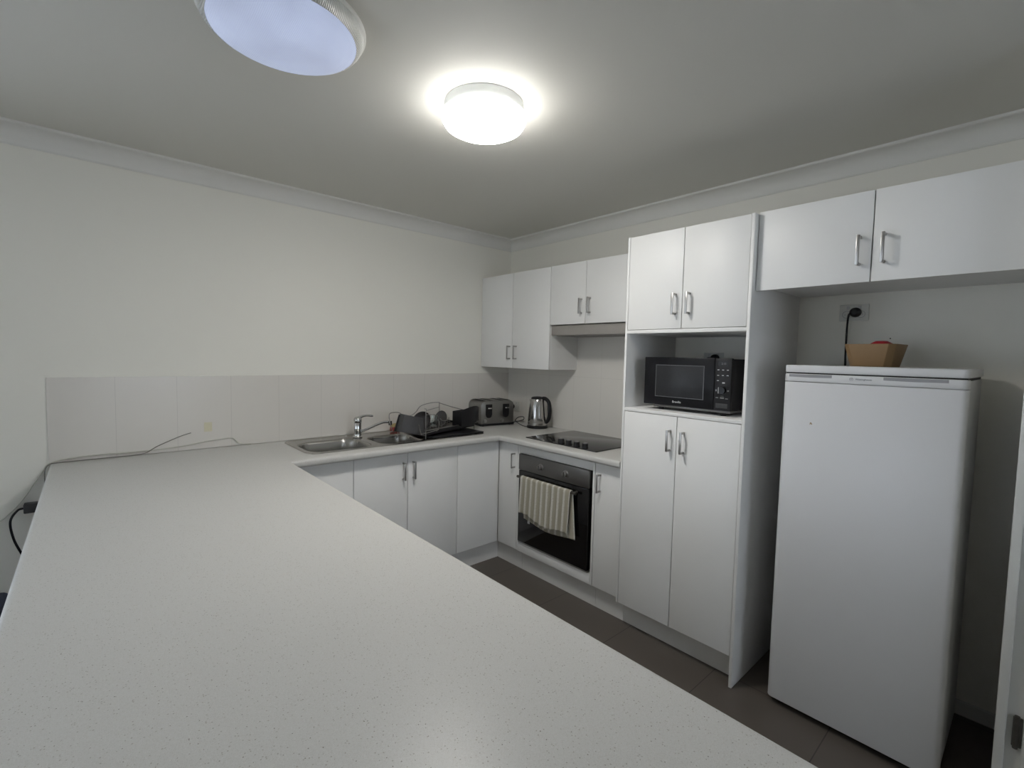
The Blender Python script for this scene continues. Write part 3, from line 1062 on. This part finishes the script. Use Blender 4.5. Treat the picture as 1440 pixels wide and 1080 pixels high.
rounded_front(fx0, -.066, fy0, fy1, 1.4035, 1.4326, .020).build('top_cap', M['fridge'], fg)
MB().box(fx0 + .012, -.07, fy0 + .006, fy1 - .006, 1.394, 1.4035).build('cap_gap', M['gap'], fg, smooth=False)
fd = rounded_front(fx0, fx0 + .046, fy0, fy1, .030, 1.3655, .020).build('door', M['fridge'], fg)
db = rounded_front(fx0 - .002, fx0 + .046, fy0, fy1, 1.3665, 1.3985, .020, .004).build('door_trim', M['fridge'], fd)
for a, b in ((-2.4975, -2.3500), (-2.8290, -2.6560)):
    MB().prism([(fx0 - .0026, b, 1.3965), (fx0 - .0026, b, 1.3860), (fx0 - .0026, (a + b) / 2, 1.3845), (fx0 - .0026, a, 1.3860), (fx0 - .0026, a, 1.3965)], (.002, 0, 0)).build('grip_recess', M['grip'], db, smooth=False)
text_part('lettering', 'Westinghouse', .0085, (fx0 - .0026, -2.5975, 1.3855), (0, -1, 0), (0, 0, 1), M['ink'], db, spacing=1.02)
mb = MB()
mb.lathe([(.0058, .0), (.0058, .0005), (.0050, .0005), (.0050, 0)], (fx0 - .0022, -2.5600, 1.3855), seg=28, axis=(-1, 0, 0), cap0=False, cap1=False)
mb.build('emblem', M['ink'], db)
text_part('emblem', 'W', .0072, (fx0 - .0026, -2.5600, 1.3858), (0, -1, 0), (0, 0, 1), M['ink'], db)
mb = MB()
for sy_, sz_, sr in ((-2.4355, 1.2055, .0032), (-2.4385, 1.2025, .0026), (-2.4330, 1.2015, .0018)):
    mb.lathe([(sr, 0), (sr * .8, .0008), (0, .001)], (fx0 - .0001, sy_, sz_), seg=12, axis=(-1, 0, 0))
mb.build('stain', M['stain'], fd, label='small brown dried stain')
for fx_ in (-.49, -.11):
    for fy_ in (fy0 + .04, fy1 - .04):
        MB().cyl((fx_, fy_, 0), (fx_, fy_, .0455), .018, .016, 16).build('foot', M['black'], fg)
mb = MB()
mb.lathe([(.0215, .0), (.0225, .012), (.021, .024), (.012, .034), (0, .035)], (-.0095, -2.4400, 1.6790), seg=28, axis=(-1, 0, 0))
mb.build('plug', M['black'], fg)
MB().tube(smooth_path([(-.036, -2.4340, 1.676), (-.040, -2.4200, 1.668), (-.036, -2.4150, 1.62), (-.032, -2.4140, 1.52), (-.030, -2.4150, 1.44), (-.030, -2.42, 1.35)], 7), .0042, 10).build('power_cord', M['black'], fg)

# bowl on the fridge with fruit
bcx, bcy, bz = -.285, -2.576, 1.4328
bw = thing('fruit_bowl', 'light brown faceted bowl standing on top of the fridge', 'bowl', (bcx, bcy, bz))


def faceted(h0, h1, ch, z0, z1, th, rot):
    """square bowl with narrow cut corners, flaring from half-width h0 to h1"""
    t = bmesh.new()

    def ring(h, c_, z):
        pts_ = []
        for k in range(4):
            a = rot + k * PI / 2
            for px_, py_ in ((h, -(h - c_)), (h, h - c_)):
                pts_.append(t.verts.new((bcx + px_ * math.cos(a) - py_ * math.sin(a), bcy + px_ * math.sin(a) + py_ * math.cos(a), z)))
        return pts_
    a, b, c_, d = ring(h0, ch, z0), ring(h1, ch, z1), ring(h1 - th, ch * .8, z1), ring(h0 - th, ch * .8, z0 + th)
    n = 8
    for A, B in ((a, b), (b, c_), (c_, d)):
        for k in range(n):
            t.faces.new((A[k], A[(k + 1) % n], B[(k + 1) % n], B[k]))
    t.faces.new(list(reversed(a)))
    t.faces.new(d)
    bmesh.ops.recalc_face_normals(t, faces=t.faces)
    bmesh.ops.bevel(t, geom=list(t.edges), offset=.001, segments=2, affect='EDGES', profile=0.5)
    mb = MB()
    mb._merge(t)
    return mb


faceted(.069, .087, .020, bz, bz + .090, .005, math.radians(174)).build('bowl_shell', M['bowl'], bw)
fa = thing('apple', 'red apple just showing over the rim of the brown bowl', 'fruit', (bcx + .01, bcy - .016, bz + .0055))
mb = MB()
mb.lathe([(0, .004), (.014, .0), (.026, .006), (.038, .022), (.0455, .047), (.044, .070), (.036, .089), (.020, .0985), (.008, .095), (0, .090)], (bcx + .01, bcy - .016, bz + .0055), seg=32)
mb.build('apple_flesh', M['red'], fa)
MB().tube([(bcx + .01, bcy - .016, bz + .095), (bcx + .012, bcy - .018, bz + .1040)], .0013, 6).build('stem', M['stem'], fa)
o = MB().lathe([(.0028, 0), (.0022, .004), (0, .0045)], (-.0001, -2.571, 1.5584), seg=14, axis=(-1, 0, 0)).build('wall_plug', M['gap'])
tag(o, 'tiny dark screw hole plug in the wall above the fruit bowl', 'wall plug')

# ================================================================== TOASTER
tr = thing('toaster', 'grey metal four-slice toaster in the corner beside the dish rack', 'toaster', (-.30, -.125, .9))
ROT = Matrix.Rotation(math.radians(-9), 4, 'Z')
tcx, tcy = -.300, -.140


def rt(p):
    q = ROT @ Vector((p[0] - tcx, p[1] - tcy, p[2]))
    return Vector((q.x + tcx, q.y + tcy, q.z))


def rot_mb(mb):
    for v in mb.bm.verts:
        v.co = rt(v.co)
    return mb


x0, x1, y0, y1 = -.448, -.150, -.240, -.035
# rounded-shoulder body: profile across x, extruded along y
t = bmesh.new()
prof = [(x0 + .004, .918)]
for k in range(9):
    a = PI - k * (PI / 2) / 8
    prof.append((x0 + .045 + .045 * math.cos(a), 1.050 + .045 * math.sin(a)))
for k in range(9):
    a = PI / 2 - k * (PI / 2) / 8
    prof.append((x1 - .045 + .045 * math.cos(a), 1.050 + .045 * math.sin(a)))
prof.append((x1 - .004, .918))
mb = MB()
mb.prism([(px, y0, pz) for px, pz in prof], (0, y1 - y0, 0), bev=.006)
rot_mb(mb).build('body', M['toaster_steel'], tr)
rot_mb(MB().box(x0 - .003, x1 + .003, y0 - .003, y1 + .003, .9035, .9195, bev=.006)).build('base', M['black'], tr)
for k, sx_ in enumerate((-.410, -.345, -.253, -.188)):
    rot_mb(MB().box(sx_ - .014, sx_ + .014, y0 + .022, y1 - .022, 1.0952, 1.0968, bev=.0006)).build('bread_slot', M['gap'], tr)
for lx in (-.378, -.225):
    rot_mb(MB().prism([(lx - .028, y0 - .0022, 1.068), (lx + .028, y0 - .0022, 1.068), (lx + .028, y0 - .0022, .990), (lx + .022, y0 - .0022, .972), (lx + .010, y0 - .0022, .964), (lx - .010, y0 - .0022, .964), (lx - .022, y0 - .0022, .972), (lx - .028, y0 - .0022, .990)], (0, .003, 0))).build('lever_panel', M['black'], tr)
    rot_mb(MB().box(lx - .018, lx + .018, y0 - .022, y0 - .002, 1.034, 1.046, bev=.004)).build('lever', M['chrome'], tr)
    kb = MB().lathe([(.014, 0), (.013, .012), (0, .013)], (lx - .034, y0, .942), seg=24, axis=(0, -1, 0))
    rot_mb(kb).build('browning_dial', M['handle'], tr)
for fx_ in (x0 + .03, x1 - .03):
    for fy_ in (y0 + .02, y1 - .02):
        rot_mb(MB().cyl((fx_, fy_, .9002), (fx_, fy_, .9036), .01, seg=12)).build('foot', M['black'], tr)
mb = MB()
mb.lathe([(.019, .0), (.020, .014), (.018, .030), (.009, .038), (0, .039)], (-.0155, -.083, 1.020), seg=24, axis=(-1, -.0, 0))
mb.build('plug', M['black'], tr)
MB().tube(smooth_path([(-.05, -.083, 1.020), (-.058, -.082, 1.00), (-.05, -.07, .96), (-.06, -.05, .915), (-.10, -.04, .9045), (-.14, -.04, .91)], 6), .0033, 8).build('power_cord', M['black'], tr)

# ================================================================== KETTLE
kx, ky = -.125, -.485
kt = thing('kettle', 'stainless steel electric kettle with a black handle by the tiled wall', 'kettle', (kx, ky, .9))
MB().lathe([(.078, .0), (.080, .004), (.078, .016), (.072, .019), (0, .019)], (kx, ky, .9003), seg=48).build('power_base', M['black'], kt)
MB().lathe([(.068, .0), (.0735, .004), (.0735, .022), (.0725, .023), (.0725, .025), (.0733, .027), (.071, .065), (.0655, .128), (.058, .180), (.054, .197), (.050, .203)], (kx, ky, .9195), seg=56).build('body', M['kettle_steel'], kt)
MB().lathe([(.052, .0), (.050, .008), (.040, .014), (.015, .017), (0, .0175)], (kx, ky, 1.1220), seg=48).build('lid', M['black'], kt)
hd = Vector((.30, -.95, 0)).normalized()      # handle points along the wall towards the cooktop


def kp(d, z):
    return Vector((kx, ky, 0)) + hd * d + Vector((0, 0, z))


mb = MB()
mb.tube(smooth_path([kp(.040, 1.127), kp(.068, 1.124), kp(.094, 1.098), kp(.103, 1.045), kp(.100, .990), kp(.086, .958), kp(.068, .948)], 6),
        [.013] + [.0145] * 35 + [.012], 12)
mb.build('handle', M['black'], kt)
mb = MB()
sd = -hd
mb.prism([kp(-.045, 1.108), kp(-.060, 1.105), kp(-.074, 1.112), kp(-.060, 1.082), kp(-.05, 1.075)], (.02, .006, 0), bev=.002)
mb.build('spout', M['kettle_steel'], kt)
MB().tube(smooth_path([(kx - .05, ky + .05, .905), (kx - .04, ky + .12, .9042), (kx - .02, ky + .19, .912), (kx + .00, ky + .25, .925), (kx + .055, ky + .275, .945),
                       (kx + .07, ky + .23, .952), (kx + .04, ky + .20, .935), (kx + .0, ky + .24, .9185), (kx - .0, ky + .30, .906), (kx + .06, ky + .40, .9042), (kx + .09, ky + .445, .93), (kx + .095, ky + .42, 1.0)], 7), .0033, 8).build('power_cord', M['black'], kt)

# ================================================================== DISH RACK
rk = thing('dish_rack', 'black dish rack with thin wire frame over the sink drainer', 'dish rack', (-.87, -.32, .905))
ang = math.radians(17)
Q = Matrix.Rotation(ang, 3, 'Z')
ro = Vector((-1.100, -.475, 0))


def rp(x, y, z):                  # rack space: x to the right end, y to the wall
    return ro + Q @ Vector((x, y, 0)) + Vector((0, 0, z))


def rk_mb(mb):
    for v in mb.bm.verts:
        v.co = rp(*v.co)
    return mb


RL, RW = .545, .270
TZ = .928
t = MB()
t.box(.02, RL - .01, .015, RW - .010, TZ, TZ + .005, bev=.002)
t.box(.06, .12, .05, .11, .911, TZ).box(.42, .48, .05, .11, .911, TZ)
t.box(.02, RL - .01, .012, .018, TZ, TZ + .026, bev=.002).box(.02, RL - .01, RW - .016, RW - .010, TZ, TZ + .024, bev=.002)
t.box(.018, .024, .012, RW - .010, TZ, TZ + .024, bev=.002).box(RL - .016, RL - .010, .012, RW - .010, TZ, TZ + .024, bev=.002)
rk_mb(t).build('drip_tray', M['black'], rk)
MB().box(-1.045, -.632, -.472, -.100, .9062, .9150, bev=.0035).build('drainer_reflection_sheet', M['black'], rk)  # black sheet added for the rack's dark reflection in the steel drainer
wr = MB()
h1, h2 = 1.015, 1.075
R_ = .0026
# feet posts and hoops
wr.tube([(0.0, 0.0, .9075), (0.0, 0.0, h2 - .004)], R_, 8)
wr.tube([(RL, 0.02, .9065), (RL, 0.02, .960)], R_, 8)
wr.tube([(RL, 0.02, .960), (RL - .02, .02, .962)], R_, 8)
wr.tube(smooth_path([(-.05, RW, 1.020), (-.045, RW, 1.050), (-.01, RW, 1.056), (.04, RW, 1.050), (.09, RW, 1.024), (.15, RW, 1.020), (.20, RW, 1.040), (.25, RW, 1.078), (.35, RW, 1.092), (.45, RW, 1.090)], 6), R_, 8)
wr.tube([(.45, RW, 1.088), (.45, RW, .935)], R_, 8)
wr.tube([(-.05, RW, 1.030), (-.04, RW - .02, .935)], R_, 8)
wr.tube([(.05, RW, 1.045), (.05, RW, .935)], R_, 8)
wr.tube(smooth_path([(0, 0, h2 - .006), (.01, .01, h2), (.06, .05, h2 + .012), (.10, .10, h2 + .010)], 6), R_, 8)
wr.tube(smooth_path([(.0, .0, h2 - .012), (.10, .0, 1.050), (.16, .01, 1.010), (.24, .02, 1.000)], 6), R_, 8)
wr.tube([(.25, RW * .8, 1.05), (.45, RW, 1.055)], R_, 8)
wr.tube([(.45, RW, 1.085), (RL - .02, RW - .05, 1.055), (RL - .01, .12, 1.04)], R_, 8)
for yy in (.02, RW - .02):
    wr.tube([(.02, yy, TZ + .027), (RL - .012, yy, TZ + .027)], R_, 8)
for k in range(11):
    xk = .05 + k * .045
    wr.tube([(xk, .022, TZ + .027), (xk, .11, TZ + .012), (xk, .19, TZ + .012), (xk, RW - .02, TZ + .027)], .0017, 6)
for k in range(8):
    xk = .17 + k * .03
    wr.tube(smooth_path([(xk, .11, TZ + .012), (xk + .004, .125, TZ + .07), (xk, .14, TZ + .012)], 4), .0016, 6)
for xa in (0.0, .11):
    wr.tube([(xa, 0.0, TZ + .02), (xa, .03, TZ + .02)], R_, 8)
wr.tube(smooth_path([(-.075, -.010, 1.010), (-.060, -.012, .958), (-.045, -.012, .948), (.08, -.012, .955), (.110, -.012, .962), (.114, -.012, 1.010)], 6), R_, 8)
wr.tube([(RL, .02, .9065), (RL, .02, .935), (RL - .01, .03, .95)], R_, 8)
wr.tube([(.0, 0, .93), (0.02, RW - .01, .93), (.02, RW - .01, .9075)], R_, 8)
rk_mb(wr).build('wire_frame', M['wire'], rk)
# caddy at the right end: curved black wall
t = MB()
pts = []
for k in range(13):
    f = k / 12
    pts.append((.360 + .200 * f, -.010 - .030 * math.sin(f * PI), 1.060 + .022 * math.sin(f * PI) + .004 * f))
tm = bmesh.new()
up_, dn_ = [], []
for p_ in pts:
    up_.append(tm.verts.new(p_))
    dn_.append(tm.verts.new((p_[0], p_[1] + .006, .944 + .030 * (p_[0] - .360) / .200)))
for a in range(12):
    tm.faces.new((up_[a], up_[a + 1], dn_[a + 1], dn_[a]))
bmesh.ops.recalc_face_normals(tm, faces=tm.faces)
bmesh.ops.solidify(tm, geom=list(tm.faces), thickness=.004)
t._merge(tm)
t.box(.360, .365, -.008, .075, .950, 1.050, bev=.002).box(.555, .560, -.008, .075, .968, 1.055, bev=.002).box(.360, .560, .070, .075, .950, 1.050, bev=.002).box(.362, .558, -.008, .073, .948, .953)
rk_mb(t).build('cutlery_caddy', M['black'], rk)
# leaning holder panel at the left end
t = MB()
t.prism([(-.165, .06, .970), (-.125, .06, 1.072), (-.015, .01, 1.040), (.0, .0, .930), (-.03, .005, .935)], (.012, .05, .0), bev=.003)
t.prism([(-.165, .11, .970), (-.125, .11, 1.068), (-.015, .16, 1.040), (.0, .16, .940), (-.03, .16, .940)], (.004, .004, 0))
rk_mb(t).build('cup_holder', M['dark'], rk)
# crockery in the rack
t = MB()
pl_c = rp(.110, .120, .992)
n_ = (Q @ Vector((-.80, -.20, .40))).normalized()
t.lathe([(0, 0), (.035, .0), (.058, .012), (.066, .030), (.064, .031), (.055, .015), (.033, .004), (0, .004)], pl_c, seg=40, axis=n_, cap0=False, cap1=False)
o = t.build('cereal_bowl', M['crockery'])
tag(o, 'dark grey bowl tilted among the wires of the dish rack', 'bowl')
t = MB()
t.lathe([(0, 0), (.026, .0), (.034, .075), (.0315, .075), (.024, .004), (0, .004)], rp(.245, .150, .951), seg=32, cap0=False, cap1=False)
o = t.build('drinking_glass', M['clear'])
tag(o, 'clear drinking glass drying in the middle of the dish rack', 'glass')
t = MB()
cc = rp(.175, .175, .952)
t.lathe([(0, 0), (.028, .0), (.040, .065), (.038, .066), (.026, .005), (0, .005)], cc, seg=32, cap0=False, cap1=False)
o = t.build('mug', M['china'])
tag(o, 'white mug standing behind the dark bowl in the dish rack', 'mug')
t = MB()
n_ = (Q @ Vector((-.97, .0, .25))).normalized()
t.lathe([(0, 0), (.040, .0), (.052, .007), (.053, .009), (.040, .003), (0, .003)], rp(.310, .130, .998), seg=40, axis=n_, cap0=False, cap1=False)
o = t.build('saucer', M['crockery'])
tag(o, 'small dark plate on edge next to the black cutlery caddy', 'plate')

# sponge behind the rack
sg = thing('sponge', 'yellow and red sponge on the sink ledge left of the dish rack', 'sponge', (-1.09, -.055, .905))
rz = Matrix.Rotation(.35, 3, 'Z')
MB().box(-1.128, -1.060, -.075, -.045, .9345, .9560, bev=.004, rot=rz).build('sponge_body', M['yellow'], sg)
MB().box(-1.128, -1.060, -.075, -.045, .9070, .9340, bev=.003, rot=rz).build('scouring_pad', M['scour'], sg)

# ================================================================== LEFT SIDE: tape, cables, adapter, bag
o = MB().box(-2.2095, -2.172, -.0072, -.0061, .993, 1.044, bev=.0003).build('tape_patch', M['tape'], smooth=False)
tag(o, 'small square of yellowed tape stuck on the splashback tiles', 'tape')

p1 = [(-1.985, -.022, .9036), (-2.04, -.016, .912), (-2.075, -.0100, .946), (-2.13, -.0100, .945), (-2.20, -.0100, .940), (-2.32, -.0100, .924), (-2.45, -.0105, .919), (-2.56, -.012, .919), (-2.66, -.012, .921), (-2.76, -.012, .915),
      (-2.812, -.018, .9045), (-2.826, -.020, .895), (-2.836, -.012, .874), (-2.848, -.008, .852), (-2.877, -.007, .801), (-2.912, -.007, .742), (-2.947, -.007, .697), (-2.985, -.007, .663), (-3.06, -.007, .64), (-3.2, -.007, .66)]
o = MB().tube(smooth_path(p1, 8), .0027, 8).build('white_cable', M['cable_white'])
tag(o, 'thin off-white cable lying along the splashback and dropping down the wall past the worktop end', 'cable', 'loose cables at the worktop end')
p2 = [(-2.270, -.0095, .9935), (-2.31, -.0095, .982), (-2.36, -.010, .962), (-2.42, -.0115, .935), (-2.47, -.018, .908), (-2.54, -.020, .9036), (-2.62, -.018, .9036), (-2.72, -.020, .9036), (-2.79, -.024, .9036), (-2.818, -.028, .8995),
      (-2.832, -.028, .875), (-2.834, -.026, .82), (-2.83, -.020, .76)]
o = MB().tube(smooth_path(p2, 8), .0021, 8).build('grey_cable', M['cable_grey'])
tag(o, 'thin dark grey cable leaning up the splashback tiles and running beside the white one', 'cable', 'loose cables at the worktop end')

pa = thing('power_adapter', 'dark power adapter with a looping cord beside the worktop end', 'adapter', (-2.86, -.02, .69))
MB().box(-2.905, -2.800, -.045, -.0005, .690, .732, bev=.004).build('adapter_body', M['dark'], pa)
MB().tube(smooth_path([(-2.904, -.025, .712), (-2.925, -.025, .705), (-2.948, -.025, .66), (-2.940, -.025, .58), (-2.915, -.025, .50), (-2.88, -.025, .40), (-2.86, -.025, .25), (-2.84, -.03, .02)], 8), .0045, 10).build('cord', M['black'], pa)
bgp = thing('fabric_stool', 'dark navy fabric stool by the left end of the peninsula', 'stool', (-3.10, -.80, 0))
MB().box(-3.34, -2.900, -1.00, -.50, .40, .535, bev=.04, seg=4).build('seat', M['navy'], bgp)
for a in (-3.30, -2.945):
    for b in (-.96, -.54):
        MB().cyl((a, b, 0), (a, b, .402), .014, .018, 14).build('leg', M['black'], bgp)

# ================================================================== CEILING FITTINGS
lxy = (-1.523, -1.562)
cl = thing('ceiling_light', 'round white ceiling light, switched on and glowing', 'ceiling light', (*lxy, 2.29), None)
MB().lathe([(.1480, CEIL - .0005), (.1500, CEIL - .004), (.1530, 2.352), (.1520, 2.3505), (0, 2.3505)], (*lxy, 0), seg=72).build('base_ring', M['lamp_base'], cl)
MB().lathe([(.1540, 2.323), (.147, 2.3135), (.125, 2.302), (.090, 2.294), (.045, 2.290), (0, 2.289)], (*lxy, 0), seg=72, cap0=False).build('diffuser', M['lamp'], cl)
MB().lathe([(.154, 2.3500), (.1600, 2.3480), (.1612, 2.344), (.1606, 2.336), (.1540, 2.323)], (*lxy, 0), seg=72, cap0=False, cap1=False).build('diffuser_rim', M['lamp_rim'], cl)

sxy = (-2.223, -1.520)
sl = thing('tubular_skylight', 'large round ribbed skylight diffuser glowing pale blue on the ceiling', 'skylight', (*sxy, 2.34))
MB().lathe([(.2240, CEIL - .0005), (.2240, CEIL - .006), (.2185, CEIL - .010), (.2185, CEIL - .0005)], (*sxy, 0), seg=96, cap0=False, cap1=False).build('ceiling_ring', M['trim'], sl)
MB().lathe([(.2180, CEIL - .002), (.2180, CEIL - .012), (.2140, CEIL - .024), (.2060, CEIL - .034), (.1960, CEIL - .0395)], (*sxy, 0), seg=96, cap0=False, cap1=False).build('ribbed_rim', M['rim'], sl)
MB().lathe([(.1958, CEIL - .0395), (.180, CEIL - .044), (.140, CEIL - .051), (.090, CEIL - .056), (.045, CEIL - .0585), (0, CEIL - .0592)], (*sxy, 0), seg=96, cap0=False, cap1=False).build('lens', M['lens'], sl)

for o in list(bpy.data.objects):
    if '_o' in o.keys():
        del o['_o']
